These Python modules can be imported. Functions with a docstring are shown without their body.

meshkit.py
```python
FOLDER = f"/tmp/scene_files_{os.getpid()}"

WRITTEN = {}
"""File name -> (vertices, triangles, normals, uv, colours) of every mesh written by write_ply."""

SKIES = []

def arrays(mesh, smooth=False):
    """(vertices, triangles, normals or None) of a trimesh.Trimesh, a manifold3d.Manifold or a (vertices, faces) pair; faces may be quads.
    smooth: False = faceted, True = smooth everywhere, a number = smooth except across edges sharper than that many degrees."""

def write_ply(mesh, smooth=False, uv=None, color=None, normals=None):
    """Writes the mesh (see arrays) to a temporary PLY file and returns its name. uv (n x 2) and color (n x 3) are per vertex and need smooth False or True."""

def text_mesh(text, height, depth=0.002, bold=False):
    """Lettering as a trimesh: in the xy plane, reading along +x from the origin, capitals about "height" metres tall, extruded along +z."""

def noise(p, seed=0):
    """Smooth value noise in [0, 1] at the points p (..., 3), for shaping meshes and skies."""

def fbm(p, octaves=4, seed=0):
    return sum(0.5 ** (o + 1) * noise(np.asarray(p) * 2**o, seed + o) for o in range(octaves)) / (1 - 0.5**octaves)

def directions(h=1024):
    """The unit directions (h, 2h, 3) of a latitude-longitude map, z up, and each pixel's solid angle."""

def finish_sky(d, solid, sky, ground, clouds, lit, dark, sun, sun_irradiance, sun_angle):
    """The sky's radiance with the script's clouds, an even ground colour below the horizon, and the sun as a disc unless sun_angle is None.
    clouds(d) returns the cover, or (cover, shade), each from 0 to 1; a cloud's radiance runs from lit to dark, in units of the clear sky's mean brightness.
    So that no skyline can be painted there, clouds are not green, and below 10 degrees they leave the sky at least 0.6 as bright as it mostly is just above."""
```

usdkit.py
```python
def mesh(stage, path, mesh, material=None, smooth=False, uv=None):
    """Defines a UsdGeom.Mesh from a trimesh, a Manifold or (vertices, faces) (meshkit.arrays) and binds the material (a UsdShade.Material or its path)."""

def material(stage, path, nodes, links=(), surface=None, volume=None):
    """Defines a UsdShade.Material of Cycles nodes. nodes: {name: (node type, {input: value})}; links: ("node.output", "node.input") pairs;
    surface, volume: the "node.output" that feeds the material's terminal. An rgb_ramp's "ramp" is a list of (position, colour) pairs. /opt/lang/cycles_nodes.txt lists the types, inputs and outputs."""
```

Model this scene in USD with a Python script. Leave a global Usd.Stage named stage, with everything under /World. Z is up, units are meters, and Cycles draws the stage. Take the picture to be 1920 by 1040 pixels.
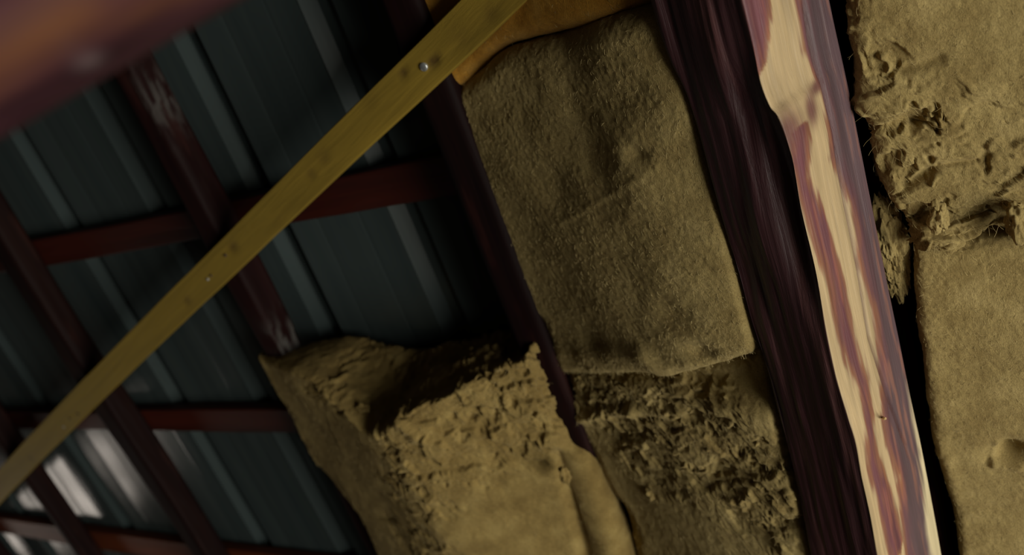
import math, sys
import numpy as np, trimesh
sys.path.insert(0, '/opt/lang')
import usdkit, meshkit
from scipy.interpolate import PchipInterpolator
from pxr import Usd, UsdGeom, UsdLux, UsdShade, Gf, Sdf, Vt

stage = Usd.Stage.CreateInMemory()
UsdGeom.SetStageUpAxis(stage, 'Z')
UsdGeom.Xform.Define(stage, '/World')
V = np.array

# ------------------------------------------------------------------ frames
# The roof slope is a plane: a runs along the battens, b down the slope along the rafters, c is the
# distance below the sheets.  The camera is D below the sheets; its view of these axes was solved
# from the vanishing points of the rafters and battens.
D, PITCH, FOCAL = 1.15, math.radians(32), 1570.0
EYE = V([0.0, 0.0, 2.3])
dp = V([2460, -260, -1570.0]); dp /= np.linalg.norm(dp)
dr = V([1380, 3570, 1570.0]); dr -= dp * (dr @ dp); dr /= np.linalg.norm(dr)
dn = np.cross(dp, dr)
ROOF = V([[1, 0, 0], [0, math.cos(PITCH), -math.sin(PITCH)], [0, math.sin(PITCH), math.cos(PITCH)]])   # rows: a, b, outward normal in world axes
CAM = V([dp, dr, dn]).T @ ROOF                  # rows: picture right, picture down, forward, in world axes


def world(a, b, c):
    return EYE + V([a, b, D - c]) @ ROOF


def at(x, y, c):
    """The (a, b) of the roof frame seen at a pixel, on the plane c below the sheets."""
    d = V([x - 960.0, y - 520.0, FOCAL])
    p = d * (D - c) / (d @ dn)
    return float(p @ dp), float(p @ dr)


def matrix(rot, pos):
    m = Gf.Matrix4d(1.0)
    for i in range(3):
        m.SetRow(i, Gf.Vec4d(*map(float, rot[i]), 0))
    m.SetRow(3, Gf.Vec4d(*map(float, pos), 1))
    return m


# ------------------------------------------------------------------ camera, light, exposure
cam = UsdGeom.Camera.Define(stage, '/World/camera')
cam.CreateHorizontalApertureAttr(36.0)
cam.CreateFocalLengthAttr(FOCAL / 1920 * 36.0)
cam.CreateFStopAttr(3.0)
cam.CreateFocusDistanceAttr(0.96)
cam.CreateClippingRangeAttr(Gf.Vec2f(0.02, 100))
cam.CreateExposureAttr(0.0)
UsdGeom.Xformable(cam).AddTransformOp().Set(matrix([CAM[0], -CAM[1], -CAM[2]], EYE))


def rect_light(name, pos, rot, w, h, color, power):
    l = UsdLux.RectLight.Define(stage, '/World/' + name)
    l.CreateWidthAttr(w); l.CreateHeightAttr(h); l.CreateColorAttr(Gf.Vec3f(*color)); l.CreateIntensityAttr(power)
    l.CreateNormalizeAttr(False)
    UsdGeom.Xformable(l).AddTransformOp().Set(matrix(rot, pos))


XR, XL, YF, YB = 2.7, -5.0, 4.0, -4.55           # the inner faces of the four walls
DOOR = (0.45, 2.3, 2.0)                         # the open doorway in the right gable: centre y, width, height
WIN = (1.95, 0.55, 1.05, 0.7)                       # the window in the left gable: centre y, width, sill z, height
rect_light('doorway_daylight', (XR + 0.12, DOOR[0], DOOR[2] / 2), [[0, 1, 0], [0, 0, 1], [1, 0, 0]], DOOR[1], DOOR[2], (1.0, 0.97, 0.86), 12.4)
rect_light('window_daylight', (XL - 0.14, WIN[0], WIN[2] + WIN[3] / 2), [[0, -1, 0], [0, 0, 1], [-1, 0, 0]], WIN[1], WIN[3], (1.0, 0.84, 0.74), 5.0)
dome = UsdLux.DomeLight.Define(stage, '/World/sky')
dome.CreateColorAttr(Gf.Vec3f(0.75, 0.85, 1.0)); dome.CreateIntensityAttr(0.05)

# ------------------------------------------------------------------ materials
LOOKS = '/World/Looks/'


def wood_material(name, grain=(90, 5, 90), rot=0.0, rough=0.6, low=0.55, high=1.25, bump=0.35, spec=0.3):
    """Reads the colour from the mesh's tint (stain, sapwood, knots) and adds grain along the local y axis."""
    return usdkit.material(stage, LOOKS + name, {
        'tc': ('texture_coordinate', {}),
        'mr': ('mapping', {'rotation': (0, 0, rot)}),
        'mp': ('mapping', {'scale': grain}),
        'n1': ('noise_texture', {'scale': 1.0, 'detail': 5, 'roughness': 0.65, 'distortion': 0.6}),
        'mp2': ('mapping', {'scale': (grain[0] * 0.18, grain[1] * 0.35, grain[2] * 0.18)}),
        'n2': ('noise_texture', {'scale': 1.0, 'detail': 3, 'roughness': 0.6}),
        'av': ('mix_float', {'fac': 0.45, 'use_clamp': False}),
        'r': ('rgb_ramp', {'ramp': [(0.25, (low,) * 3), (0.75, (high,) * 3)]}),
        'at': ('attribute', {'attribute': 'tint'}),
        'mx': ('mix_color', {'blend_type': 'multiply', 'fac': 1.0, 'use_clamp': False}),
        'bp': ('bump', {'strength': bump, 'distance': 0.004}),
        'p': ('principled_bsdf', {'roughness': rough, 'specular_ior_level': spec}),
    }, [('tc.object', 'mr.vector'), ('mr.vector', 'mp.vector'), ('mp.vector', 'n1.vector'), ('mr.vector', 'mp2.vector'), ('mp2.vector', 'n2.vector'),
        ('n1.fac', 'av.a'), ('n2.fac', 'av.b'), ('av.result', 'r.fac'), ('at.color', 'mx.a'), ('r.color', 'mx.b'), ('mx.result', 'p.base_color'),
        ('n1.fac', 'bp.height'), ('bp.normal', 'p.normal')], 'p.BSDF')


def wool_material(name, c0, c1, c2):
    c0, c1, c2 = [(c[0] * 0.92, c[1] * 0.93, c[2] * 1.02) for c in (c0, c1, c2)]
    return usdkit.material(stage, LOOKS + name, {
        'tc': ('texture_coordinate', {}),
        'n1': ('noise_texture', {'scale': 22, 'detail': 5, 'roughness': 0.6}),
        'r': ('rgb_ramp', {'ramp': [(0.3, c0), (0.52, c1), (0.75, c2)]}),
        'mp': ('mapping', {'scale': (640, 380, 640), 'rotation': (0.2, 0.1, 0.5)}),
        'n2': ('noise_texture', {'scale': 1.0, 'detail': 4, 'roughness': 0.75, 'distortion': 0.4}),
        'r2': ('rgb_ramp', {'ramp': [(0.3, (0.68,) * 3), (0.7, (1.3,) * 3)]}),
        'mx': ('mix_color', {'blend_type': 'multiply', 'fac': 1.0, 'use_clamp': False}),
        'bp': ('bump', {'strength': 0.55, 'distance': 0.003}),
        'p': ('principled_bsdf', {'roughness': 0.95, 'specular_ior_level': 0.1, 'sheen_weight': 0.15, 'sheen_tint': (1, 0.8, 0.45)}),
    }, [('tc.object', 'n1.vector'), ('n1.fac', 'r.fac'), ('tc.object', 'mp.vector'), ('mp.vector', 'n2.vector'), ('n2.fac', 'r2.fac'), ('r.color', 'mx.a'),
        ('r2.color', 'mx.b'), ('mx.result', 'p.base_color'), ('n2.fac', 'bp.height'), ('bp.normal', 'p.normal')], 'p.BSDF')


def plain(name, color, rough=0.7, spec=0.3, scale=6, var=0.3, metallic=0.0):
    lo, hi = [tuple(c * k for c in color) for k in (1 - var, 1 + var)]
    return usdkit.material(stage, LOOKS + name, {
        'tc': ('texture_coordinate', {}), 'n': ('noise_texture', {'scale': scale, 'detail': 4}),
        'r': ('rgb_ramp', {'ramp': [(0.3, lo), (0.7, hi)]}),
        'p': ('principled_bsdf', {'roughness': rough, 'specular_ior_level': spec, 'metallic': metallic}),
    }, [('tc.object', 'n.vector'), ('n.fac', 'r.fac'), ('r.color', 'p.base_color')], 'p.BSDF')


M_RAFTER = wood_material('stained_rafter_wood', (70, 4, 70), rough=0.7, spec=0.12)
M_BATTEN = wood_material('stained_batten_wood', (4, 90, 90), rough=0.55)
M_BEAM = wood_material('hewn_beam_wood', (110, 4.5, 110), rough=0.5, low=0.6, high=1.3, bump=0.5)
M_STRUT = wood_material('strut_wood', (60, 5, 60), rough=0.5)
BR_ANG = math.atan(-0.412)
M_BRACE = wood_material('pine_brace_wood', (5, 130, 130), rot=-BR_ANG, rough=0.6, low=0.75, high=1.2, bump=0.25)
M_WOOL = wool_material('mineral_wool', (0.25, 0.175, 0.058), (0.34, 0.25, 0.088), (0.44, 0.33, 0.125))
M_WOOL_B = wool_material('mineral_wool_brown', (0.19, 0.125, 0.036), (0.27, 0.185, 0.056), (0.38, 0.275, 0.09))
M_WOOL_O = wool_material('mineral_wool_orange', (0.36, 0.155, 0.014), (0.46, 0.22, 0.025), (0.54, 0.29, 0.05))
M_FIBRE = plain('wool_fibre', (0.42, 0.33, 0.15), 0.7, 0.2)
M_ZINC = plain('zinc_nail', (0.6, 0.62, 0.62), 0.35, 0.5, 60, 0.2, 0.8)
M_RUST = plain('rusty_nail', (0.09, 0.06, 0.035), 0.6, 0.4, 80, 0.4, 0.3)
M_SHEET = usdkit.material(stage, LOOKS + 'coated_sheet', {
    'tc': ('texture_coordinate', {}), 'mp': ('mapping', {'scale': (30, 1.2, 30)}),
    'n': ('noise_texture', {'scale': 1.0, 'detail': 5, 'roughness': 0.6}),
    'r': ('rgb_ramp', {'ramp': [(0.3, (0.033, 0.045, 0.046)), (0.7, (0.044, 0.057, 0.056))]}),
    'rr': ('rgb_ramp', {'ramp': [(0.3, (0.16,) * 3), (0.7, (0.26,) * 3)]}),
    'p': ('principled_bsdf', {'specular_ior_level': 0.28}),
}, [('tc.object', 'mp.vector'), ('mp.vector', 'n.vector'), ('n.fac', 'r.fac'), ('n.fac', 'rr.fac'), ('r.color', 'p.base_color'), ('rr.color', 'p.roughness')], 'p.BSDF')
M_WALL = plain('dark_board_wall', (0.035, 0.026, 0.02), 0.8)
M_FLOOR = plain('floor_boards', (0.06, 0.045, 0.032), 0.8)
M_TRIM = plain('frame_paint', (0.3, 0.27, 0.22), 0.6)
M_PANE = usdkit.material(stage, LOOKS + 'window_glass', {
    't': ('transparent_bsdf', {'color': (0.95, 0.97, 0.96)}), 'g': ('glossy_bsdf', {'roughness': 0.02}), 'f': ('fresnel', {'IOR': 1.45}), 'm': ('mix_closure', {}),
}, [('f.fac', 'm.fac'), ('t.BSDF', 'm.closure1'), ('g.BSDF', 'm.closure2')], 'm.closure')

# ------------------------------------------------------------------ prims
taken = set()


def numbered(parent, name):
    k, n = name, 0
    while f'{parent}/{k}' in taken:
        n += 1
        k = f'{name}_{n:03d}'
    taken.add(f'{parent}/{k}')
    return f'{parent}/{k}'


def tag(p, label=None, cat=None, group=None, kind=None):
    for k, v in (('label', label), ('category', cat), ('group', group), ('kind', kind)):
        if v:
            p.SetCustomDataByKey(k, v)
    return p


def obj(name, mesh, mat, parent=None, smooth=35, tint=None, xf=None):
    path = numbered(parent or '/World', name)
    m = usdkit.mesh(stage, path, mesh, mat, smooth=True if tint is not None else smooth)
    if tint is not None:
        UsdGeom.PrimvarsAPI(m).CreatePrimvar('tint', Sdf.ValueTypeNames.Color3fArray, 'vertex').Set(Vt.Vec3fArray.FromNumpy(np.asarray(tint, np.float32)))
    if xf is not None:
        m.AddTransformOp().Set(xf)
    return m.GetPrim()


def thing(name, label, cat, xf, group=None, kind=None):
    path = numbered('/World', name)
    x = UsdGeom.Xform.Define(stage, path)
    x.AddTransformOp().Set(xf)
    tag(x.GetPrim(), label, cat, group, kind)
    return path


def roof_xf(a, b, c):
    return matrix(ROOF, world(a, b, c))


def loc(v, base):
    """(a, b, c) points to the local axes of a thing whose base is at base."""
    v = np.asarray(v, float) - V(base)
    return v * V([1, 1, -1])


def box(x0, x1, y0, y1, z0, z1):
    return trimesh.creation.box(bounds=[[x0, y0, z0], [x1, y1, z1]])


def fb(p, k, o=3, seed=0):
    return meshkit.fbm(np.asarray(p) * k, o, seed) * 2 - 1


def ss(x, a, b):
    t = np.clip((x - a) / (b - a), 0, 1)
    return t * t * (3 - 2 * t)


# ------------------------------------------------------------------ the setting
st = lambda n, m, mat: tag(obj(n, m, mat, smooth=False), kind='structure')
fl = thing('floor', None, None, matrix(np.eye(3), (0, 0, 0)), kind='structure')
for i, x in enumerate(np.arange(XL - 0.1, XR + 0.1, 0.24)):
    obj('plank', box(x, min(x + 0.236, XR + 0.1), YB, YF, -0.04, 0.004 * math.sin(i * 2.3)), M_FLOOR, fl, False)
RIDGE_B = -1.0
ridge = world(0, RIDGE_B, 0); EAVE_Z = float(world(0, (YF - world(0, 0, 0)[1]) / math.cos(PITCH), 0)[2])
yb_eave = float(2 * ridge[1] - YF); YB = yb_eave
st('wall_front', box(XL - 0.15, XR + 0.15, YF, YF + 0.15, 0, EAVE_Z - 0.02), M_WALL)
st('wall_back', box(XL - 0.15, XR + 0.15, YB - 0.15, YB, 0, EAVE_Z - 0.02), M_WALL)


def gable(name, x0, hole):
    from shapely.geometry import Polygon, box as sbox
    g = Polygon([(YB, 0), (YF, 0), (YF, EAVE_Z), (ridge[1], ridge[2] - 0.02), (YB, EAVE_Z)]).difference(sbox(*hole))
    m = trimesh.creation.extrude_polygon(g, 0.15, engine='earcut')
    v = m.vertices
    m.vertices = np.stack([x0 + v[:, 2], v[:, 0], v[:, 1]], 1)
    st(name, m, M_WALL)


gable('wall_right', XR, (DOOR[0] - DOOR[1] / 2, -0.1, DOOR[0] + DOOR[1] / 2, DOOR[2]))
gable('wall_left', XL - 0.15, (WIN[0] - WIN[1] / 2, WIN[2], WIN[0] + WIN[1] / 2, WIN[2] + WIN[3]))
dr_ = thing('door_1', None, None, matrix(np.eye(3), (XR, DOOR[0], 0)), kind='structure')
for s in (-1, 1):
    obj('jamb', box(-0.03, 0.08, s * DOOR[1] / 2 - 0.05, s * DOOR[1] / 2 + 0.05, 0.01, DOOR[2]), M_TRIM, dr_, False)
obj('lintel', box(-0.03, 0.08, -DOOR[1] / 2 - 0.05, DOOR[1] / 2 + 0.05, DOOR[2], DOOR[2] + 0.09), M_TRIM, dr_, False)
wn = thing('window_1', None, None, matrix(np.eye(3), (XL, WIN[0], WIN[2])), kind='structure')
for s in (-1, 0, 1):
    obj('window_frame', box(-0.1, 0.0, s * WIN[1] / 2 - 0.03, s * WIN[1] / 2 + 0.03, -0.03, WIN[3] + 0.03), M_TRIM, wn, False)
for z in (0, WIN[3]):
    obj('window_frame', box(-0.1, 0.0, -WIN[1] / 2 - 0.03, WIN[1] / 2 + 0.03, z - 0.03, z + 0.03), M_TRIM, wn, False)
for s in (-1, 1):
    obj('pane', box(-0.06, -0.055, min(0, s * WIN[1] / 2), max(0, s * WIN[1] / 2), 0, WIN[3]), M_PANE, wn, False)

# roof sheets: long trapezoid-ribbed sheets, each three ribs wide, lapped over the next
RIB, RIB0, B_EAVE = 0.333, -0.990, (YF + 0.2 - world(0, 0, 0)[1]) / math.cos(PITCH)
ce = thing('ceiling', None, None, roof_xf(0, 0, 0), kind='structure')


def sheet_profile(a0, n, lift):
    pts = []
    for k in range(n):
        o = a0 + k * RIB
        pts += [(o - 0.036, 0), (o - 0.012, -0.021), (o + 0.012, -0.021), (o + 0.036, 0)]
        for f in (1 / 3, 2 / 3):
            q = o + RIB * f
            pts += [(q - 0.007, 0), (q - 0.003, -0.0013), (q + 0.003, -0.0013), (q + 0.007, 0)]
    o = a0 + n * RIB
    pts += [(o - 0.036, 0), (o - 0.012, -0.021), (o + 0.009, -0.021)]
    return V(pts) + V([0, -lift])


for k in range(-6, 4):
    pr = sheet_profile(RIB0 - 0.02 * 0 + k * 3 * RIB, 3, 0.001 * (k % 2))
    pr = pr[(pr[:, 0] > XL - 0.3) & (pr[:, 0] < XR + 0.3)]
    if len(pr) < 2:
        continue
    n = len(pr)
    bs = np.linspace(RIDGE_B, B_EAVE, 26)
    v, f = [], []
    for lay in (0, -0.0008):
        for b in bs:
            wob = 0.0012 * np.sin(b * 4.1 + pr[:, 0] * 5 + k) + 0.0008 * np.sin(pr[:, 0] * 37.0 + 1.3 * k + 0.3 * b) * (np.abs(pr[:, 1]) < 0.01)
            v.append(np.stack([pr[:, 0], np.full(n, b), -(pr[:, 1] + lay + wob)], 1))
    v = np.vstack(v); nb = len(bs)
    for lay in range(2):
        for i in range(nb - 1):
            for j in range(n - 1):
                q = lay * nb * n + i * n + j
                f.append([q, q + n, q + n + 1, q + 1] if lay == 0 else [q, q + 1, q + n + 1, q + n])
    obj('roof_sheet', (v, V(f)), M_SHEET, ce, smooth=20)
# the slope behind the camera
back_rows = V([[1, 0, 0], [0, -math.cos(PITCH), -math.sin(PITCH)], [0, -math.sin(PITCH), math.cos(PITCH)]])
Ls = B_EAVE - RIDGE_B
st('ceiling_back', None or (lambda v: (v @ back_rows + ridge, trimesh.creation.box(bounds=[[XL - 0.2, 0, 0], [XR + 0.2, Ls, 0.01]]).faces))(
    trimesh.creation.box(bounds=[[XL - 0.2, 0, 0], [XR + 0.2, Ls, 0.01]]).vertices), M_WALL)


# ------------------------------------------------------------------ swept timbers
def rrect(w, h, r, k=6):
    """Closed loop of a rounded rectangle, w by h, centred; points also along the sides."""
    out = []
    for cx, cy, a0 in ((w / 2 - r, h / 2 - r, 0), (-w / 2 + r, h / 2 - r, 90), (-w / 2 + r, -h / 2 + r, 180), (w / 2 - r, -h / 2 + r, 270)):
        for t in np.linspace(0, 90, 4):
            out.append((cx + r * math.cos(math.radians(a0 + t)), cy + r * math.sin(math.radians(a0 + t))))
    out = V(out); res = []
    for i in range(len(out)):
        p, q = out[i], out[(i + 1) % len(out)]
        m = k if np.linalg.norm(q - p) > 2.2 * r * 0.53 or i % 4 == 3 else 1
        res += [p + (q - p) * j / m for j in range(m)]
    return V(res)


def skin(rings):
    """rings (n, k, 3) to a closed mesh."""
    n, k, _ = rings.shape
    v = rings.reshape(-1, 3)
    i, j = np.meshgrid(np.arange(n - 1), np.arange(k), indexing='ij')
    q = np.stack([i * k + j, i * k + (j + 1) % k, (i + 1) * k + (j + 1) % k, (i + 1) * k + j], -1).reshape(-1, 4)
    f = np.vstack([q[:, [0, 1, 2]], q[:, [0, 2, 3]]])
    c0, c1 = len(v), len(v) + 1
    v = np.vstack([v, rings[0].mean(0), rings[-1].mean(0)])
    j = np.arange(k)
    f = np.vstack([f, np.stack([np.full(k, c0), (j + 1) % k, j], 1), np.stack([np.full(k, c1), (n - 1) * k + j, (n - 1) * k + (j + 1) % k], 1)])
    m = trimesh.Trimesh(v, f, process=False)
    if m.volume < 0:
        m.faces = m.faces[:, ::-1]
    return m


def displaced(m, d):
    m.vertices = m.vertices + m.vertex_normals * np.asarray(d)[:, None]
    return m


def spaced(lo, hi, l2, h2, fine, coarse):
    return np.unique(np.concatenate([np.arange(lo, l2, coarse), np.arange(l2, h2, fine), np.arange(h2, hi, coarse), [hi]]).round(5))


def rafter(label, a0, a1, c0, c1, seed, base=(0.010, 0.0022, 0.0018), scrapes=(), rseed=0, bend=0.012, bmax=None, group=None):
    am, cm = (a0 + a1) / 2, (c0 + c1) / 2
    basep = (am, 1.0, cm)
    bs = spaced(RIDGE_B + 0.03, bmax or B_EAVE - 0.25, -0.2, 1.8, 0.006, 0.05)
    lp = rrect(a1 - a0, c1 - c0, 0.012, 7)
    rings = []
    for b in bs:
        o = V([bend * (meshkit.noise(V([b * 1.7, seed, 0])) - 0.5) * 2, 0.006 * (meshkit.noise(V([b * 1.3, seed, 9])) - 0.5)])
        s = 1 + 0.16 * (meshkit.noise(V([b * 2.3, seed, 4])) - 0.5)
        l = lp * s + o
        l[:, 1] = np.maximum(l[:, 1], -(c1 - c0) / 2)
        rings.append(np.stack([am + l[:, 0], np.full(len(l), b), cm + l[:, 1]], 1))
    m = skin(np.array(rings) * V([1, 1, -1]))
    p = m.vertices
    d = 0.0035 * fb(p * V([14, 4, 14]), 1, 3, seed) + 0.0016 * fb(p * V([70, 5, 70]), 1, 2, seed + 3)
    for (sa, sb, r) in scrapes:
        d -= 0.006 * np.exp(-((p[:, 1] - sb) / r) ** 2 - ((p[:, 0] - sa) / (r * 0.7)) ** 2)
    d[np.abs(p[:, 2] + c0) < 0.004] = 0
    m = displaced(m, d)
    t = np.tile(V(base), (len(p), 1))
    n = fb(p * V([25, 3, 25]), 1, 3, seed + 7)
    t *= (1 + 0.55 * n)[:, None]
    t = t + ss(fb(p * V([40, 7, 40]), 1, 4, seed + 2), 0.18, 0.5)[:, None] * V([0.012, 0.004, 0.003])
    for (sa, sb, r) in scrapes:
        w = np.exp(-((p[:, 1] - sb) / r) ** 2 - ((p[:, 0] - sa) / (r * 0.45)) ** 2) * ss(fb(p * V([90, 26, 90]), 1, 4, seed + 5), -0.12, 0.25)
        t = t * (1 - w)[:, None] + w[:, None] * V([0.075, 0.068, 0.062])
    x = thing('rafter', label, 'rafter', roof_xf(*basep), 'pole rafters under the sheets')
    m.vertices = m.vertices - V([am, 1.0, -cm])
    obj('pole', m, M_RAFTER, x, smooth=True, tint=np.clip(t, 0.002, 1))


A = lambda x, y, c: at(x, y, c)
sc1, sc2, sc3 = A(292, 195, .1), A(432, 375, .08), A(545, 640, .07)
rafter('dark red stained pole rafter with a whitish scraped knot near the blurred beam', -1.437, -1.378, 0.036, 0.104, 1, base=(0.012, 0.0024, 0.0022),
       scrapes=[(sc1[0], sc1[1], 0.055), (sc2[0] + 0.01, sc2[1], 0.07), (sc3[0], sc3[1], 0.05)])
rafter('dark rough pole rafter crossed by the pine board in the lower left', -2.187, -2.112, 0.036, 0.104, 2, base=(0.009, 0.0024, 0.0016))
rafter('dark pole rafter partly seen beside the bright sheet strip at lower left', -2.88, -2.83, 0.036, 0.104, 3, base=(0.010, 0.0024, 0.0016))
rafter('dark pole rafter at the far left end of the roof', -3.62, -3.55, 0.036, 0.104, 4)
rafter('dark pole rafter beside the left edges of the middle insulation batts', -0.772, -0.706, 0.036, 0.128, 5, base=(0.009, 0.0016, 0.0014), bend=0.004)
rafter('wide dark red rafter glimpsed between the hewn beam and the right-hand batts', -0.272, -0.150, 0.036, 0.1325, 6, base=(0.013, 0.0026, 0.002), bend=0.003)


def batten(label, b, w, seed, base=(0.038, 0.0055, 0.0025)):
    c0, c1 = 0.0035, 0.036
    a_s = spaced(XL, XR, -3.6, 0.2, 0.01, 0.08)
    lp = rrect(w, c1 - c0, 0.005, 6)
    rings = []
    for a in a_s:
        o = 0.014 * (meshkit.noise(V([a * 1.1, seed, 3])) - 0.5)
        s = 1 + 0.16 * (meshkit.noise(V([a * 1.7, seed, 6])) - 0.5)
        rings.append(np.stack([np.full(len(lp), a), b + o + lp[:, 0] * s, (c0 + c1) / 2 + lp[:, 1]], 1))
    m = skin(np.array(rings) * V([1, 1, -1]))
    p = m.vertices
    d = 0.0014 * fb(p * V([5, 60, 60]), 1, 2, seed)
    d[(np.abs(p[:, 2] + c0) < 0.004) | (np.abs(p[:, 2] + c1) < 0.001)] *= 0.15
    m = displaced(m, d)
    t = V(base) * (1 + 0.6 * fb(p * V([3, 30, 30]), 1, 3, seed + 1))[:, None]
    x = thing('batten', label, 'batten', roof_xf(-1.5, b, 0.02), 'roof battens across the rafters')
    m.vertices = m.vertices - V([-1.5, b, -0.02])
    obj('board', m, M_BATTEN, x, smooth=40, tint=np.clip(t, 0.002, 1))


batten('red stained roof batten crossing behind the pine board above picture centre', 0.350, 0.072, 11)
batten('red stained roof batten meeting the left edge of the sagging lower batt', 0.885, 0.070, 12, (0.048, 0.007, 0.0025))
batten('orange-red roof batten along the lower left corner of the picture', 1.40, 0.085, 13, (0.10, 0.022, 0.006))


# ------------------------------------------------------------------ insulation batts
def curve(pts):
    """A smooth function through (x, y) points, held constant beyond the ends."""
    pts = sorted(pts)
    x, y = V([p[0] for p in pts]), V([p[1] for p in pts])
    f = PchipInterpolator(x, y)
    return lambda q: f(np.clip(q, x[0], x[-1]))


def edge_b(px, c):
    """Pixels of a left or right edge: a as a function of b."""
    return curve([at(x, y, c)[::-1] for x, y in px])


def edge_a(px, c=None):
    return curve([at(*q[:2], q[2] if len(q) > 2 else c) for q in px])


def spacing(n, r0, r1):
    """n parameters from 0 to 1, denser near both ends."""
    t = np.linspace(0, 1, n)
    e = 0.5 - 0.5 * np.cos(np.pi * t)
    return 0.55 * t + 0.45 * e


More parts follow.
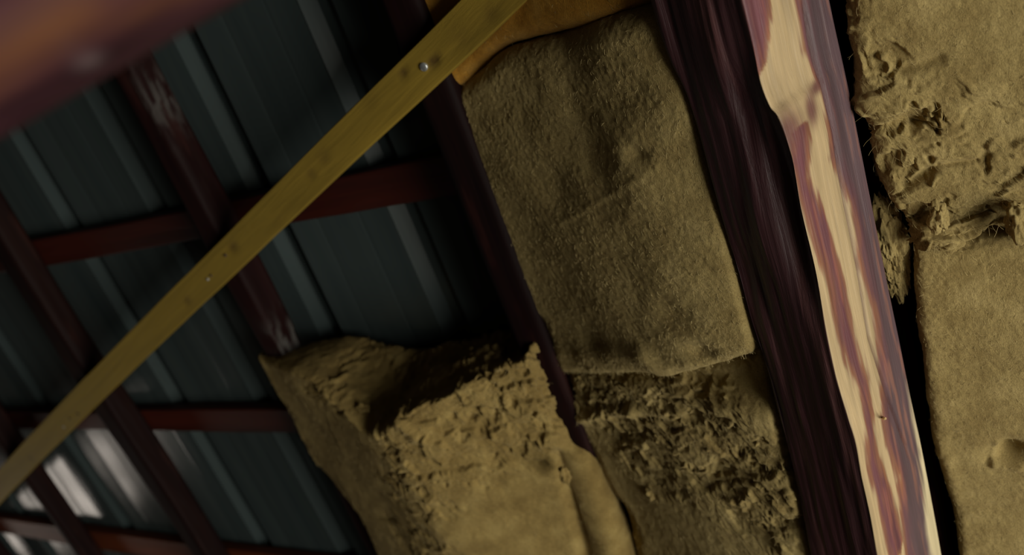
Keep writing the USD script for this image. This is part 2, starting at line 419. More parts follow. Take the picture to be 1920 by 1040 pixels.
def batt(name, label, Lf, Rf, Tf, Bf, face, back=0.045, radii=(0.05, 0.04, 0.04, 0.04), inset=0.02, torn=(), dents=(), soft=0.006, n=(300, 300), seed=0,
         Tback=None, mat=None, slabs=(), fibres=2500, tufts=(), group=None, rough=0.0018, edge_torn=0.0):
    ns, nt = n
    s, t = np.meshgrid(spacing(ns, 0, 0), spacing(nt, 0, 0), indexing='xy')
    bt = np.linspace(0, 1, 9)
    b_est = lambda a: (Tf(a), Bf(a))
    aL0, aR0 = float(np.mean(Lf(np.linspace(0.1, 1.2, 20)))), float(np.mean(Rf(np.linspace(0.1, 1.2, 20))))
    a = aL0 + (aR0 - aL0) * s
    for _ in range(3):
        b = Tf(a) + (Bf(a) - Tf(a)) * t
        a = Lf(b) + (Rf(b) - Lf(b)) * s
    # distances to the four edges
    w, h = (Rf(b) - Lf(b)), (Bf(a) - Tf(a))
    dl, drr, dt, db = s * w, (1 - s) * w, t * h, (1 - t) * h
    drop = 0
    for d, r in zip((dl, drr, dt, db), radii):
        q = np.clip(d / r, 0, 1)
        drop = drop + (r * (1 - np.sqrt(np.clip(1 - (1 - q) ** 2, 0, 1)))) ** 2
    c = face(a, b) - np.sqrt(drop)
    front = np.stack([a, b, c], -1)
    # rim, in order, then walls to the back
    ring = [(0, j) for j in range(ns)] + [(i, ns - 1) for i in range(1, nt)] + [(nt - 1, j) for j in range(ns - 2, -1, -1)] + [(i, 0) for i in range(nt - 2, 0, -1)]
    ri, rj = V(ring).T
    rim = front[ri, rj]
    ctr = np.array([a.mean(), b.mean()])
    rows = 26
    v, f = [front.reshape(-1, 3)], []
    i, j = np.meshgrid(np.arange(nt - 1), np.arange(ns - 1), indexing='ij')
    q = (i * ns + j)
    f.append(np.stack([q, q + 1, q + ns + 1, q + ns], -1).reshape(-1, 4))
    prev = ri * ns + rj
    K = len(ring)
    kk = np.arange(K)
    at0 = ns * nt
    to = ctr - rim[:, :2]
    to /= np.linalg.norm(to, axis=1, keepdims=True)
    for r in range(1, rows + 1):
        u = r / rows
        row = rim.copy()
        row[:, 2] = rim[:, 2] + (back - rim[:, 2]) * u
        row[:, :2] += to * inset * u ** 1.3
        if Tback is not None:
            row[:ns, 1] = rim[:ns, 1] + (Tback(rim[:ns, 0]) - rim[:ns, 1]) * u
        v.append(row)
        cur = at0 + (r - 1) * K + kk
        nx = (kk + 1) % K
        f.append(np.stack([prev, cur, cur[nx], prev[nx]], -1))
        prev = cur
    v = np.vstack(v); f = np.vstack(f)
    cen = len(v)
    v = np.vstack([v, [[ctr[0], ctr[1], back]]])
    tri = np.vstack([f[:, [0, 1, 2]], f[:, [0, 2, 3]], np.stack([prev, np.full(K, cen), prev[(kk + 1) % K]], -1)])
    m = trimesh.Trimesh(v * V([1, 1, -1]), tri, process=False)
    if m.volume < 0:
        m.faces = m.faces[:, ::-1]
    p0 = m.vertices.copy()
    ab = p0[:, :2]
    # soft swelling, small felted relief
    d = soft * fb(p0, 6, 2, seed) + rough * 0.6 * fb(p0, 45, 2, seed + 1) + rough * 0.55 * fb(p0, 210, 2, seed + 2)
    for (da, dbb, r, dep, st_) in dents:
        rr = np.hypot((ab[:, 0] - da) / st_, ab[:, 1] - dbb) / r
        d -= dep * np.exp(-rr ** 2)
    for (x0, y0, x1, y1, r, hgt) in slabs:          # creases (negative) and folds (positive) along a line
        e = V([x1 - x0, y1 - y0]); L = np.linalg.norm(e); e /= L
        u = np.clip((ab - V([x0, y0])) @ e, 0, L)
        dist = np.linalg.norm(ab - V([x0, y0]) - u[:, None] * e, axis=1)
        d += hgt * np.exp(-(dist / r) ** 2)
    mask = np.zeros(len(p0))
    for (ta, tb, ra, rb, amp) in torn:
        q = np.hypot((ab[:, 0] - ta) / ra, (ab[:, 1] - tb) / rb)
        mask = np.maximum(mask, amp * (1 - ss(q, 0.55, 1.15)))
    if edge_torn:
        rimd = np.concatenate([np.minimum.reduce([dl, drr, dt, db]).ravel(), np.zeros(len(p0) - ns * nt)])
        mask = np.maximum(mask, edge_torn * (1 - ss(rimd, 0.0, 0.05)))
    mask *= 1 + 0.5 * fb(p0, 14, 2, seed + 11)
    mask = np.clip(mask, 0, 1.4)
    if mask.max() > 0:
        # torn wool: layered flakes with sharp lips, and deep pits
        wv = np.stack([fb(p0, 28, 3, seed + 21 + k) for k in range(3)], 1)
        q = p0 + wv * 0.035
        h1 = fb(q * V([0.62, 1.5, 1]), 17, 5, seed + 5) * 3.2
        ter = np.floor(h1) + ss(h1 - np.floor(h1), 0.70, 0.98)
        rid = 1 - np.abs(fb(q * V([0.7, 1.9, 1]), 40, 3, seed + 6)) * 2.2
        d += mask * (0.0075 * ter + 0.0016 * np.clip(rid, -1, 1) ** 3 + 0.0016 * fb(q * V([0.6, 1.5, 1]), 150, 3, seed + 9) + 0.0014 * (0.4 - np.abs(fb(q * V([0.55, 1.5, 1]), 80, 3, seed + 8)) * 2))
    nrm = m.vertex_normals
    new = p0 + nrm * d[:, None]
    if mask.max() > 0:
        new = new + (mask[:, None] * 0.0028) * np.stack([fb(p0, 60, 3, seed + 31 + k) for k in range(3)], 1) * V([1, 1, 0.6])
    m.vertices = new
    base = (float(ctr[0]), float(ctr[1]), back)
    m.vertices = m.vertices - V([base[0], base[1], -back])
    x = thing(name, label, 'insulation', roof_xf(*base), 'insulation batts between the rafters')
    obj('wool_body', m, mat or M_WOOL, x, smooth=True)
    if fibres:
        rng = np.random.default_rng(seed + 100)
        vid = rng.integers(0, ns * nt, fibres)
        P, N = m.vertices[vid], m.vertex_normals[vid]
        th = rng.normal(1.1, 0.7, fibres)
        dirn = np.stack([np.cos(th), np.sin(th), np.zeros(fibres)], 1) + N * rng.uniform(0.05, 0.7, fibres)[:, None]
        dirn /= np.linalg.norm(dirn, axis=1, keepdims=True)
        wm = mask[vid] / max(mask.max(), 1e-6) if mask.max() > 0.5 else np.zeros(fibres)
        ln = rng.uniform(0.002, 0.007, fibres) * (1 + 1.6 * wm)
        c1 = P + dirn * (ln * 0.5)[:, None] + N * (ln * 0.12)[:, None]
        c2 = P + dirn * ln[:, None] - N * (ln * 0.05)[:, None]
        cv = UsdGeom.BasisCurves.Define(stage, numbered(x, 'loose_fibre'))
        cv.CreateTypeAttr('linear')
        cv.CreateCurveVertexCountsAttr(Vt.IntArray.FromNumpy(np.full(fibres, 3, np.int32)))
        cv.CreatePointsAttr(Vt.Vec3fArray.FromNumpy(np.stack([P, c1, c2], 1).reshape(-1, 3).astype(np.float32)))
        cv.CreateWidthsAttr(Vt.FloatArray.FromNumpy(np.repeat(rng.uniform(0.00018, 0.0004, fibres), 3).astype(np.float32)))
        cv.SetWidthsInterpolation('vertex')
        UsdShade.MaterialBindingAPI.Apply(cv.GetPrim()).Bind(M_FIBRE)
        tag(cv.GetPrim(), 'pale loose glass-like fibres', kind='stuff')
    for (ta, tb, tc, sz, sd) in tufts:
        k = trimesh.creation.icosphere(4, 1.0)
        v = k.vertices * V(sz) * (1 + 0.75 * fb(k.vertices + sd, 1.5, 3, sd) + 0.10 * fb(k.vertices + sd, 5, 3, sd))[:, None]
        k.vertices = loc(V([[ta, tb, tc]]), base) + v
        obj('torn_tuft', k, M_WOOL if mat is None else mat, x, smooth=True)
    return x


def pt(x, y, c, ra, rb, amp):
    a, b = at(x, y, c)
    return (a, b, ra, rb, amp)


def dn_(x, y, c, r, dep, stx=1.0):
    a, b = at(x, y, c)
    return (a, b, r, dep, stx)


def ln_(x0, y0, x1, y1, c, r, h):
    return (*at(x0, y0, c), *at(x1, y1, c), r, h)


def tf_(x, y, c, sz, sd):
    return (*at(x, y, c), c, sz, sd)


# middle batt, between the pole rafter and the hewn beam
batt('insulation_batt', 'large smooth brown-gold insulation batt at picture centre, left of the hewn beam',
     edge_b([(838, 150), (850, 205), (880, 300), (890, 360), (920, 440), (960, 545), (1012, 580), (1028, 615), (1030, 650), (1060, 690)], 0.082),
     curve([(0.0, -0.25), (0.9, -0.25)]),
     edge_a([(825, 175, .09), (905, 128, .10), (960, 80, .12), (1100, 40, .17), (1215, 5, .20), (1330, -30, .21)]),
     edge_a([(1040, 690, .09), (1100, 697, .13), (1150, 699, .17), (1230, 692, .205), (1300, 682, .225), (1420, 652, .245), (1500, 630, .25)]),
     lambda a, b: 0.106 + 0.125 * ss(a, -0.78, -0.40) * (0.72 + 0.28 * ss(b, 0.10, 0.36)) + (0.026 + 0.033 * (1 - ss(b, 0.10, 0.36))) * ss(a, -0.50, -0.33) + 0.008 * ss(b, 0.2, 0.6) - 0.06 * ss(a, -0.328, -0.29),
     radii=(0.05, 0.03, 0.03, 0.022), inset=0.05,
     dents=[dn_(1216, 264, .2, 0.012, 0.007, 1.3), dn_(1325, 632, .22, 0.014, 0.009, 1.6), dn_(1120, 622, .15, 0.03, 0.006), dn_(1060, 330, .15, 0.035, 0.006), dn_(1150, 255, .15, 0.03, 0.006), dn_(1085, 255, .15, 0.03, 0.004), dn_(1300, 520, .15, 0.03, 0.005)],
     slabs=[ln_(1040, 430, 1255, 280, .2, 0.005, 0.0010), ln_(1100, 660, 1240, 610, .15, 0.02, 0.006), ln_(1240, 610, 1320, 655, .14, 0.02, 0.006), ln_(1120, 180, 1240, 130, .14, 0.03, -0.005)],
     soft=0.008, n=(320, 320), seed=3, mat=M_WOOL, fibres=5200, edge_torn=0.10, rough=0.0016)

# batt above it, orange at the brace
batt('insulation_batt', 'orange-tinged insulation batt behind the upper end of the pine board',
     edge_b([(768, 0), (775, 30), (800, 90), (830, 150), (845, 178)], 0.10),
     curve([(-0.5, -0.26), (0.3, -0.26)]),
     curve([(-0.8, -0.52), (-0.2, -0.52)]),
     edge_a([(812, 178, .10), (850, 174, .105), (905, 130, .115), (960, 85, .13), (1100, 48, .175), (1215, 15, .21), (1330, -20, .215)]),
     lambda a, b: 0.117 + 0.112 * ss(a, -0.70, -0.33),
     radii=(0.03, 0.03, 0.03, 0.028), inset=0.03, soft=0.003, n=(200, 240), seed=17, mat=M_WOOL_O, fibres=700, rough=0.0012)

# batt below the middle one: torn upper half
batt('insulation_batt', 'torn flaky insulation batt below the centre batt, left of the hewn beam',
     edge_b([(1058, 690), (1064, 740), (1070, 790), (1100, 830), (1118, 880), (1160, 930), (1180, 970), (1185, 1040), (1200, 1150)], 0.098),
     curve([(0.5, -0.25), (1.9, -0.25)]),
     edge_a([(1050, 685, .09), (1150, 680, .14), (1300, 660, .18), (1340, 652, .19), (1420, 640, .2), (1500, 620, .2)]),
     curve([(-0.8, 1.75), (-0.2, 1.75)]),
     lambda a, b: 0.112 + 0.118 * ss(a, -0.77, -0.40) + 0.026 * ss(a, -0.45, -0.33) - 0.06 * ss(a, -0.328, -0.29) - 0.03 * (1 - ss(b, 0.65, 0.70)),
     radii=(0.045, 0.03, 0.02, 0.03), inset=0.03,
     torn=[pt(1200, 760, .15, 0.17, 0.10, 0.7), pt(1330, 740, .15, 0.14, 0.10, 0.85), pt(1400, 830, .15, 0.14, 0.12, 0.75), pt(1250, 830, .15, 0.12, 0.10, 0.65), pt(1450, 900, .15, 0.07, 0.07, 0.6)],
     slabs=[ln_(1080, 800, 1200, 745, .15, 0.012, 0.012), ln_(1200, 745, 1290, 730, .15, 0.010, 0.006)],
     tufts=[tf_(1318, 742, .165, (0.016, 0.011, 0.010), 3), tf_(1270, 765, .165, (0.008, 0.018, 0.009), 8), tf_(1221, 925, .165, (0.008, 0.014, 0.008), 5), tf_(1458, 880, .15, (0.010, 0.016, 0.010), 12), tf_(1360, 690, .145, (0.016, 0.012, 0.008), 14)],
     soft=0.005, n=(330, 430), seed=29, mat=M_WOOL, fibres=3500, edge_torn=0.35)

# sagging batt on the left with its cut upper end in view
batt('insulation_batt', 'sagging ragged insulation batt with its cut upper end exposed, lower centre-left',
     edge_b([(515, 715), (548, 770), (585, 850), (640, 890), (690, 935), (715, 1000), (722, 1040), (740, 1150)], 0.09),
     edge_b([(1003, 668), (1018, 720), (1045, 785), (1075, 860), (1105, 940), (1142, 1040), (1180, 1150)], 0.15),
     edge_a([(515, 716), (560, 722), (640, 756), (700, 790), (780, 752), (830, 735), (900, 716), (1000, 672)], 0.20),
     curve([(-1.5, 1.8), (-0.6, 1.8)]),
     lambda a, b: 0.112 + 0.36 * (np.clip(a + 1.43, 0, 0.42) - 0.03 * np.clip((a + 1.11) / 0.1, 0, 1) ** 2) - 0.10 * ss(a, -1.04, -0.70),
     radii=(0.03, 0.028, 0.012, 0.03), back=0.03, inset=0.035,
     Tback=edge_a([(520, 690), (545, 660), (590, 635), (640, 630), (720, 642), (800, 657), (860, 635), (970, 613), (1005, 640)], 0.03),
     torn=[pt(900, 740, .2, 0.17, 0.12, 1.3), pt(760, 770, .2, 0.10, 0.05, 0.9), pt(850, 830, .2, 0.15, 0.12, 1.0), pt(950, 800, .2, 0.10, 0.12, 1.1), pt(640, 735, .17, 0.12, 0.045, 0.7), pt(800, 900, .2, 0.12, 0.08, 0.7), pt(800, 1000, .2, 0.14, 0.09, 0.55)],
     slabs=[ln_(1068, 888, 1165, 1200, .19, 0.014, 0.040), ln_(1035, 880, 1130, 1200, .19, 0.012, -0.012), ln_(770, 760, 800, 790, .2, 0.012, 0.010), ln_(1050, 770, 1075, 850, .17, 0.014, -0.012)],
     tufts=[tf_(735, 780, .205, (0.022, 0.010, 0.010), 21), tf_(680, 765, .19, (0.014, 0.009, 0.008), 22), tf_(1060, 890, .19, (0.009, 0.016, 0.010), 24)],
     soft=0.007, n=(340, 430), seed=41, mat=M_WOOL_B, fibres=2500, edge_torn=0.18)

# a strip of wool squeezed out between beam and rafter
k = trimesh.creation.icosphere(5, 1.0)
lump = [(1662, 400), (1690, 530)]
a_, b_ = at(1667, 462, 0.150)
k.vertices = k.vertices * V([0.022, 0.062, 0.014]) * (1 + 0.5 * fb(k.vertices, 2.0, 4, 77) + 0.25 * fb(k.vertices, 7, 3, 78))[:, None]
tag(obj('wool_wad', k, M_WOOL, None, smooth=True, xf=roof_xf(a_, b_, 0.148)), 'small ragged wad of insulation squeezed out along the right edge of the hewn beam', 'insulation')
batt('insulation_batt', 'bright ragged insulation batt with a torn lower edge, top right corner',
     edge_b([(1588, -60), (1590, 0), (1600, 60), (1610, 130), (1606, 165), (1625, 200), (1640, 262), (1655, 320), (1682, 385), (1700, 415), (1712, 455)], 0.15),
     curve([(0.0, 0.42), (0.9, 0.42)]),
     curve([(-0.3, -0.25), (0.5, -0.25)]),
     edge_a([(1700, 448), (1730, 458), (1770, 458), (1850, 440), (1900, 445), (1925, 452), (2300, 500)], 0.165),
     lambda a, b: 0.186 - 0.10 * (a + 0.14) + 0.004 * np.sin(b * 14),
     radii=(0.022, 0.03, 0.03, 0.016), inset=0.01,
     torn=[pt(1660, 220, .18, 0.05, 0.05, 1.0), pt(1710, 260, .18, 0.05, 0.06, 1.0), pt(1690, 360, .18, 0.06, 0.08, 0.8), pt(1720, 430, .18, 0.10, 0.035, 1.1), pt(1860, 420, .18, 0.12, 0.035, 1.1), pt(1900, 330, .18, 0.06, 0.05, 0.7), pt(1820, 300, .18, 0.10, 0.10, 0.45), pt(1640, 120, .18, 0.04, 0.03, 0.8)],
     slabs=[ln_(1690, 130, 1760, 112, .18, 0.006, -0.006), ln_(1700, 345, 1745, 320, .18, 0.006, -0.010), ln_(1760, 310, 1830, 305, .18, 0.003, -0.005)],
     dents=[dn_(1712, 235, .18, 0.010, 0.012), dn_(1875, 430, .18, 0.012, 0.012)],
     tufts=[tf_(1773, 452, .17, (0.016, 0.013, 0.010), 31), tf_(1905, 415, .19, (0.012, 0.022, 0.012), 32), tf_(1760, 410, .185, (0.010, 0.018, 0.009), 33)],
     soft=0.005, n=(380, 420), seed=53, mat=M_WOOL, fibres=4000, edge_torn=0.5)
batt('insulation_batt', 'smooth gold-brown insulation batt with a small round hole, lower right corner',
     edge_b([(1712, 440), (1714, 520), (1722, 600), (1735, 700), (1752, 800), (1772, 900), (1785, 950), (1792, 1000), (1797, 1040), (1810, 1150)], 0.148),
     curve([(0.0, 0.42), (1.9, 0.42)]),
     edge_a([(1690, 452), (1800, 445), (1925, 440), (2300, 480)], 0.15),
     curve([(-0.3, 1.7), (0.5, 1.7)]),
     lambda a, b: 0.170 - 0.10 * (a + 0.14) - 0.012 * ss(b, 0.80, 0.95),
     radii=(0.016, 0.03, 0.02, 0.03), inset=0.005,
     dents=[dn_(1896, 856, .165, 0.018, 0.026, 1.15), dn_(1858, 872, .165, 0.006, 0.006), dn_(1800, 700, .165, 0.04, 0.003)],
     slabs=[ln_(1862, 875, 1910, 885, .165, 0.006, 0.006), ln_(1870, 835, 1862, 875, .165, 0.005, 0.005), ln_(1740, 800, 1790, 905, .165, 0.01, 0.003)],
          soft=0.004, n=(330, 430), seed=67, mat=M_WOOL, fibres=6000, edge_torn=0.12, rough=0.0018)

# ------------------------------------------------------------------ the hewn beam
ys = V([-300, 0, 85, 150, 200, 220, 260, 300, 400, 500, 600, 700, 780, 830, 900, 960, 1040, 1300])
xM = V([1330, 1393, 1412, 1424, 1442, 1458, 1472, 1485, 1503, 1527, 1546, 1567, 1590, 1605, 1617, 1630, 1645, 1700])
CL, CM_, CR = 0.2645, 0.3036, 0.1725
eM = edge_b(list(zip(xM, ys)), CM_)
eL = edge_b([(1150, -300), (1218, 0), (1240, 70), (1290, 190), (1322, 290), (1350, 400), (1372, 490), (1400, 590), (1440, 720), (1480, 870), (1520, 1040), (1560, 1300)], CL)
eR = edge_b([(1500, -300), (1560, 0), (1600, 190), (1640, 395), (1665, 520), (1690, 640), (1705, 720), (1728, 830), (1752, 950), (1768, 1040), (1810, 1300)], CR)
bs = spaced(RIDGE_B + 0.02, B_EAVE - 0.3, 0.08, 1.15, 0.0025, 0.05)
KD, KP, KB = 70, 60, 12
rings = []
for b in bs:
    L, Mm, R = V([float(eL(b)), CL]), V([float(eM(b)), CM_]), V([float(eR(b)), CR])
    Bk = L + R - Mm
    seg = [L + (Mm - L) * u for u in np.linspace(0, 1, KD, endpoint=False)] + [Mm + (R - Mm) * u for u in np.linspace(0, 1, KP, endpoint=False)] \
        + [R + (Bk - R) * u for u in np.linspace(0, 1, KB, endpoint=False)] + [Bk + (L - Bk) * u for u in np.linspace(0, 1, KB, endpoint=False)]
    seg = V(seg)
    for _ in range(2):
        seg = 0.5 * seg + 0.25 * (np.roll(seg, 1, 0) + np.roll(seg, -1, 0))
    rings.append(np.stack([seg[:, 0], np.full(len(seg), b), seg[:, 1]], 1))
K = KD + KP + 2 * KB
m = skin(np.array(rings) * V([1, 1, -1]))
p = m.vertices
kidx = np.concatenate([np.tile(np.arange(K), len(bs)), [0, 0]])
dark = kidx < KD
u_dark = np.where(dark, kidx / KD, 0)
u_pale = np.where((kidx >= KD) & (kidx < KD + KP), (kidx - KD) / KP, -1)
q = p * V([26, 3.2, 26])
d = np.where(dark, 0.0050 * fb(q, 1, 3, 71) + 0.0030 * fb(p * V([90, 6, 90]), 1, 2, 72), 0.0012 * fb(p * V([80, 5, 80]), 1, 2, 74))
# adze bites along the lower arris of the dark face
vpix = {}
for (x, y, r, dep, stx) in ((1395, 190, 0.05, -0.010, 0.35), (1470, 330, 0.06, -0.012, 0.3), (1500, 470, 0.06, -0.011, 0.28), (1360, 150, 0.05, 0.006, 0.3), (1440, 420, 0.08, 0.006, 0.3), (1395, 520, 0.05, -0.006, 0.35)):
    aa, bb = at(x, y, 0.285)
    d += np.where(dark, dep * np.exp(-((p[:, 0] - aa) / (r * stx)) ** 2 - ((p[:, 1] - bb) / r) ** 2), 0)
# long drying crack on the pale face
crk = [(0, 0.66), (150, 0.64), (300, 0.62), (400, 0.60), (520, 0.60), (640, 0.55), (760, 0.62), (870, 0.75)]
py = None
ynow = curve(list(zip([at(float(np.interp(y, ys, xM)) + 60, y, 0.24)[1] for y in range(-300, 1301, 50)], range(-300, 1301, 50))))
yp = ynow(p[:, 1])
cu = np.interp(yp, [c_[0] for c_ in crk], [c_[1] for c_ in crk])
crack = np.exp(-((u_pale - cu) / 0.016) ** 2) * (u_pale >= 0) * ss(fb(p * V([0, 9, 0]), 1, 2, 5), -0.35, 0.1) * ss(yp, -10, 60) * (1 - ss(yp, 860, 900))
d -= 0.004 * crack
aa, bb = at(1486, 235, 0.27)
d += np.where(u_pale >= 0, 0.003 * np.exp(-((p[:, 1] - bb) / 0.02) ** 2 - ((u_pale - 0.18) / 0.15) ** 2), 0)
m = displaced(m, d)
# colours of the faces: dark weathered face; stained pale face with sapwood streaks
PUR, GRY, CRM, ORG = V([0.14, 0.050, 0.060]), V([0.092, 0.056, 0.062]), V([0.47, 0.345, 0.19]), V([0.33, 0.15, 0.045])
wob = 0.06 * fb(p * V([70, 12, 70]), 1, 3, 81) + 0.05 * fb(p * V([190, 22, 190]), 1, 2, 84)
uu = u_pale + wob
ukeys = lambda rows, col: np.interp(yp, [r[0] for r in rows], [r[col] for r in rows])
# rows: y, cream A from-to, cream B from-to, as fractions from the lower arris to the upper edge
sx = lambda y, x: (x - np.interp(y, ys, xM)) / ((1560 + (1768 - 1560) * y / 1040) - np.interp(y, ys, xM))
R_ = [(-200, 1440, 1490, 1440, 1490), (0, 1441, 1488, 1441, 1488), (85, 1432, 1498, 1432, 1498), (105, 1412, 1500, 1412, 1500), (150, 1415, 1516, 1415, 1516), (195, 1438, 1530, 1438, 1530), (215, 1455, 1466, 1499, 1538),
      (260, 1468, 1471, 1507, 1547), (300, 1480, 1488, 1511, 1552), (400, 1500, 1511, 1545, 1592), (500, 1523, 1545, 1573, 1611), (600, 1542, 1564, 1597, 1636), (700, 1563, 1596, 1622, 1646),
      (780, 1588, 1609, 1631, 1648), (830, 1602, 1618, 1643, 1658), (900, 1615, 1636, 1664, 1680), (960, 1628, 1647, 1680, 1684), (1000, 1636, 1655, 1690, 1690), (1020, 1640, 1660, 1676, 1692), (1040, 1644, 1664, 1674, 1694), (1300, 1700, 1720, 1730, 1750)]
R_ = [(y, *[float(sx(y, x)) for x in xs]) for y, *xs in R_]
inside = lambda lo, hi, e: ss(uu, lo - e, lo + e) * (1 - ss(uu, hi - e, hi + e))
cream = np.maximum(inside(ukeys(R_, 1), ukeys(R_, 2), 0.022), inside(ukeys(R_, 3), ukeys(R_, 4), 0.022))
fring = np.maximum(inside(ukeys(R_, 1) - 0.05, ukeys(R_, 2) + 0.05, 0.05), inside(ukeys(R_, 3) - 0.05, ukeys(R_, 4) + 0.05, 0.05)) * (1 - cream)
sap = ss(uu, ukeys([(690, 1.05), (720, 0.99), (830, 0.95), (950, 0.88), (1040, 0.80)], 1) - 0.03, ukeys([(690, 1.08), (720, 1.02), (830, 0.98), (950, 0.91), (1040, 0.84)], 1) + 0.03)
rest = ss(uu, ukeys(R_, 4) - 0.02, ukeys(R_, 4) + 0.22)
t = PUR * (1 - rest)[:, None] + GRY * rest[:, None]
t = t * (1 + 0.35 * fb(p * V([50, 5, 50]), 1, 3, 91))[:, None]
t = t + ss(fb(p * V([150, 12, 150]), 1, 3, 93), 0.12, 0.45)[:, None] * V([0.10, 0.035, 0.01])
t = t * (1 - 0.5 * fring)[:, None] + (0.5 * fring)[:, None] * ORG
t = t * (1 - cream)[:, None] + cream[:, None] * CRM * (1 - 0.22 * ss(fb(p * V([70, 7, 70]), 1, 3, 92), 0, 0.4))[:, None]
t = t * (1 - sap)[:, None] + sap[:, None] * V([0.60, 0.50, 0.30])
for (x, y, ra, rb) in ((1484, 232, 0.010, 0.022), (1520, 186, 0.005, 0.008), (1515, 218, 0.004, 0.018)):
    aa, bb = at(x, y, 0.27)
    w = np.exp(-(((p[:, 0] - aa) / ra) ** 2 + ((p[:, 1] - bb) / rb) ** 2) ** 1.5)
    t = t * (1 - 0.9 * w)[:, None] + (0.9 * w)[:, None] * V([0.13, 0.045, 0.045])
t = t * (1 - 0.85 * crack)[:, None] + (0.85 * crack)[:, None] * V([0.06, 0.015, 0.01])
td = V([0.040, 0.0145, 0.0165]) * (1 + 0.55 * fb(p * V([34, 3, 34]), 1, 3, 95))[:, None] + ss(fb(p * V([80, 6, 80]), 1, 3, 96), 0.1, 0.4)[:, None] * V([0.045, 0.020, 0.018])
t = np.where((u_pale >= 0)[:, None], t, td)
base = (-0.24, 0.6, 0.17)
x = thing('hewn_beam', 'thick hewn roof beam, dark left face and purple face streaked with cream sapwood', 'beam', roof_xf(*base))
m.vertices = m.vertices - V([base[0], base[1], -base[2]])
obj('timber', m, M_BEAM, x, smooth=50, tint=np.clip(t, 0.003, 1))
# a lifted splinter
s0, s1 = at(1652, 782, 0.235), at(1664, 757, 0.235)
pts = loc(V([[s0[0], s0[1], 0.232], [(s0[0] + s1[0]) / 2 + .002, (s0[1] + s1[1]) / 2, 0.252], [s1[0], s1[1], 0.262]]), base)
rg = []
for k_, r_ in zip(pts, (0.0014, 0.0022, 0.0006)):
    rg.append(k_ + np.stack([r_ * np.cos(np.arange(8) * np.pi / 4), 0.6 * r_ * np.sin(np.arange(8) * np.pi / 4), 0.3 * r_ * np.cos(np.arange(8) * np.pi / 4)], 1))
sp = skin(np.array(rg))
tag(obj('splinter', sp, M_BEAM, x, smooth=True, tint=np.tile(V([0.7, 0.5, 0.22]), (len(sp.vertices), 1))), 'pale splinter lifted off the face')

# ------------------------------------------------------------------ the pine brace across the rafters
BT, BW = 0.020, 0.060
cz = lambda a: 0.1065 + 0.026 * ss(a, -1.35, -0.72) + 0.020 * ss(a, -0.72, -0.5)       # its upper face, on the rafters
def mid(x0, y0, x1, y1):
    c = 0.14
    for _ in range(3):
        p0, p1 = V(at(x0, y0, c)), V(at(x1, y1, c)); mm = (p0 + p1) / 2; c = cz(mm[0]) + BT
    return mm, c
pairs = [((0, 877), (0, 940)), ((200, 667), (235, 715)), ((345, 520), (400, 545)), ((480, 380), (535, 420)), ((755, 105), (820, 160)), ((867, 0), (940, 50))]
# the centre line from the measured edges
el = [at(x, y, cz(at(x, y, .13)[0]) + BT) for x, y in [(0, 877), (97, 770), (200, 667), (345, 520), (480, 380), (618, 243), (755, 105), (867, 0)]]
er = [at(x, y, cz(at(x, y, .13)[0]) + BT) for x, y in [(0, 940), (110, 832), (235, 715), (330, 615), (425, 520), (480, 470), (600, 358), (725, 245), (830, 155), (995, 0)]]
fu, fl_ = np.polyfit(*V(el).T, 2), np.polyfit(*V(er).T, 2)
print('brace edges', fu, fl_, file=sys.stderr)
a_s = np.unique(np.concatenate([np.arange(-4.4, -3.4, 0.05), np.arange(-3.4, -0.42, 0.008)]))
lin = lambda f_, a: np.where(a < -3.2, np.polyval(f_, -3.2) + (a + 3.2) * np.polyval(np.polyder(f_), -3.2), np.where(a > -0.58, np.polyval(f_, -0.58) + (a + 0.58) * np.polyval(np.polyder(f_), -0.58), np.polyval(f_, a)))
rings = []
nrm2 = V([math.sin(-BR_ANG), math.cos(BR_ANG)])
for a in a_s:
    lo, hi = float(lin(fu, a)), float(lin(fl_, a))
    wd = 0.5 * (hi - lo) * math.cos(BR_ANG); bm = (hi + lo) / 2
    lp = rrect(2 * wd, BT, 0.0022, 10)
    edge = 0.0012 * (meshkit.noise(V([a * 9, 1, 1])) - 0.5)
    rings.append(np.stack([a + lp[:, 0] * nrm2[0], bm + lp[:, 0] * nrm2[1] + edge, float(cz(a)) + BT / 2 + lp[:, 1]], 1))
m = skin(np.array(rings) * V([1, 1, -1]))
p = m.vertices
PINE = V([0.25, 0.165, 0.022])
al = p[:, 0] * math.cos(BR_ANG) + p[:, 1] * math.sin(BR_ANG); ac = -p[:, 0] * math.sin(BR_ANG) + p[:, 1] * math.cos(BR_ANG)
gq = np.stack([al * 2.5, ac * 60, p[:, 2] * 60], 1)
t = PINE * (1 + 0.28 * fb(gq, 1, 4, 7))[:, None]
d = np.zeros(len(p))
for (x, y, r, k) in ((757, 136, 0.006, 0.85), (811, 116, 0.0065, 0.95), (820, 110, 0.005, 0.8), (420, 474, 0.010, 0.6), (600, 300, 0.012, 0.35), (575, 330, 0.009, 0.4), (930, 22, 0.010, 0.4), (335, 575, 0.009, 0.5), (45, 868, 0.012, 0.35), (870, 70, 0.012, 0.25), (690, 190, 0.014, 0.2)):
    aa, bb = at(x, y, 0.15)
    la = (p[:, 0] - aa) * math.cos(BR_ANG) + (p[:, 1] - bb) * math.sin(BR_ANG); lc = -(p[:, 0] - aa) * math.sin(BR_ANG) + (p[:, 1] - bb) * math.cos(BR_ANG)
    w = np.exp(-((la / (r * 1.5)) ** 2 + (lc / r) ** 2))
    t = t * (1 - k * w)[:, None] + (k * w)[:, None] * V([0.06, 0.03, 0.01])
    d -= 0.0025 * w * k
m = displaced(m, d)
bb_ = float(np.polyval(fu, -1.4))
base = (-1.4, bb_, 0.12)
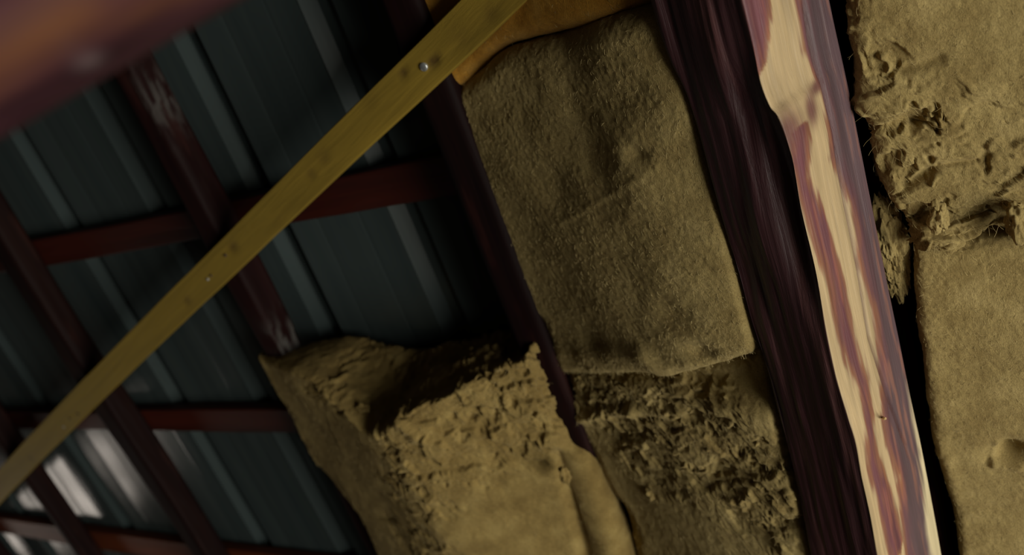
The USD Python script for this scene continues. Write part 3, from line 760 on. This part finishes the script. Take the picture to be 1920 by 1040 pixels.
x = thing('diagonal_brace', 'long yellow pine board nailed diagonally across the rafters', 'board', roof_xf(*base))
m.vertices = m.vertices - V([base[0], base[1], -base[2]])
obj('board', m, M_BRACE, x, smooth=40, tint=np.clip(t, 0.004, 1))
for (px, py_, mt, r, lab) in ((795, 125, M_ZINC, 0.0065, 'shiny zinc nail head in a splintered hole'), (423, 478, M_RUST, 0.0035, None), (390, 523, M_ZINC, 0.0032, None), (396, 516, M_RUST, 0.003, None), (131, 784, M_RUST, 0.004, None), (146, 775, M_RUST, 0.004, None), (120, 800, M_ZINC, 0.003, None)):
    ca = at(px, py_, 0.15)
    cc = float(cz(ca[0])) + BT
    ca = at(px, py_, cc)
    cyl = trimesh.creation.cylinder(r, 0.003, sections=20)
    top = trimesh.creation.icosphere(2, r); top.vertices = top.vertices * V([1, 1, 0.35]) - V([0, 0, 0.0015])
    nm = trimesh.util.concatenate([cyl, top])
    nm.vertices = nm.vertices + loc(V([[*ca, cc]]), base)
    n_ = obj('nail_head', nm, mt, x, smooth=30)
    if lab:
        tag(n_, lab)

# ------------------------------------------------------------------ the strut near the camera, out of focus
dirc = V([0.865, -0.50, 0.0]); dirc /= np.linalg.norm(dirc)
P0c = V([-0.281, -0.198, 0.5]) * 0.64
toW = lambda v: v @ CAM
dirw = toW(dirc); P0 = EYE + toW(P0c)
zx = CAM[2] - dirw * (CAM[2] @ dirw); zx /= np.linalg.norm(zx)
rot = V([np.cross(dirw, zx), dirw, zx])          # local x across, y along the strut, z away from the camera
n_w = ROOF[2]
t1 = (D - 0.04 - (P0 - EYE) @ n_w) / (dirw @ n_w)
t0 = (0.02 - P0[2]) / dirw[2]
t0 = max(t0, (XL + 0.12 - P0[0]) / dirw[0])
bs = spaced(t0, t1, -0.4, 0.4, 0.004, 0.06)
lp = rrect(0.093, 0.086, 0.029, 10)
rings = []
for b in bs:
    o = V([0.012 * (meshkit.noise(V([b * 4.5, 2, 2])) - 0.5), 0])
    s = 1 + 0.10 * (meshkit.noise(V([b * 6, 5, 5])) - 0.5)
    l = lp * s + o
    rings.append(np.stack([l[:, 0], np.full(len(l), b), l[:, 1]], 1))
m = skin(np.array(rings))
p = m.vertices
m = displaced(m, 0.004 * fb(p * V([20, 6, 20]), 1, 3, 5))
t = V([0.050, 0.016, 0.022]) * (1 + 0.9 * fb(p * V([30, 12, 30]), 1, 3, 15))[:, None]
lat = p[:, 0] if (rot[0] @ CAM[1]) > 0 else -p[:, 0]      # towards the lower edge in the picture
st1 = np.exp(-((p[:, 2] + 0.021 - 0.010 * ss(p[:, 1], 0.0, 0.04) - 0.006 * fb(p * V([0, 16, 0]), 1, 2, 3)) / 0.0085) ** 2) * ss(fb(p * V([14, 18, 14]), 1, 3, 33), -0.6, 0.1) * (lat > 0)
t = t * (1 - 0.6 * st1)[:, None] + (0.6 * st1)[:, None] * V([0.15, 0.058, 0.012])
sc = toW(V([(175 - 960) / FOCAL * 0.318, (120 - 520) / FOCAL * 0.318, 0.318])) + EYE - P0
sl = rot @ sc
w = np.exp(-((p[:, 2] - sl[2] + 0.003) / 0.006) ** 2 - ((p[:, 1] - sl[1]) / 0.005) ** 2) * (lat > 0)
t = t * (1 - 0.4 * w)[:, None] + (0.4 * w)[:, None] * V([0.22, 0.16, 0.16])
x = thing('roof_strut', 'blurred purple stained strut close to the camera in the top left corner', 'strut', matrix(rot, P0))
obj('timber', m, M_STRUT, x, smooth=True, tint=np.clip(t, 0.004, 1))
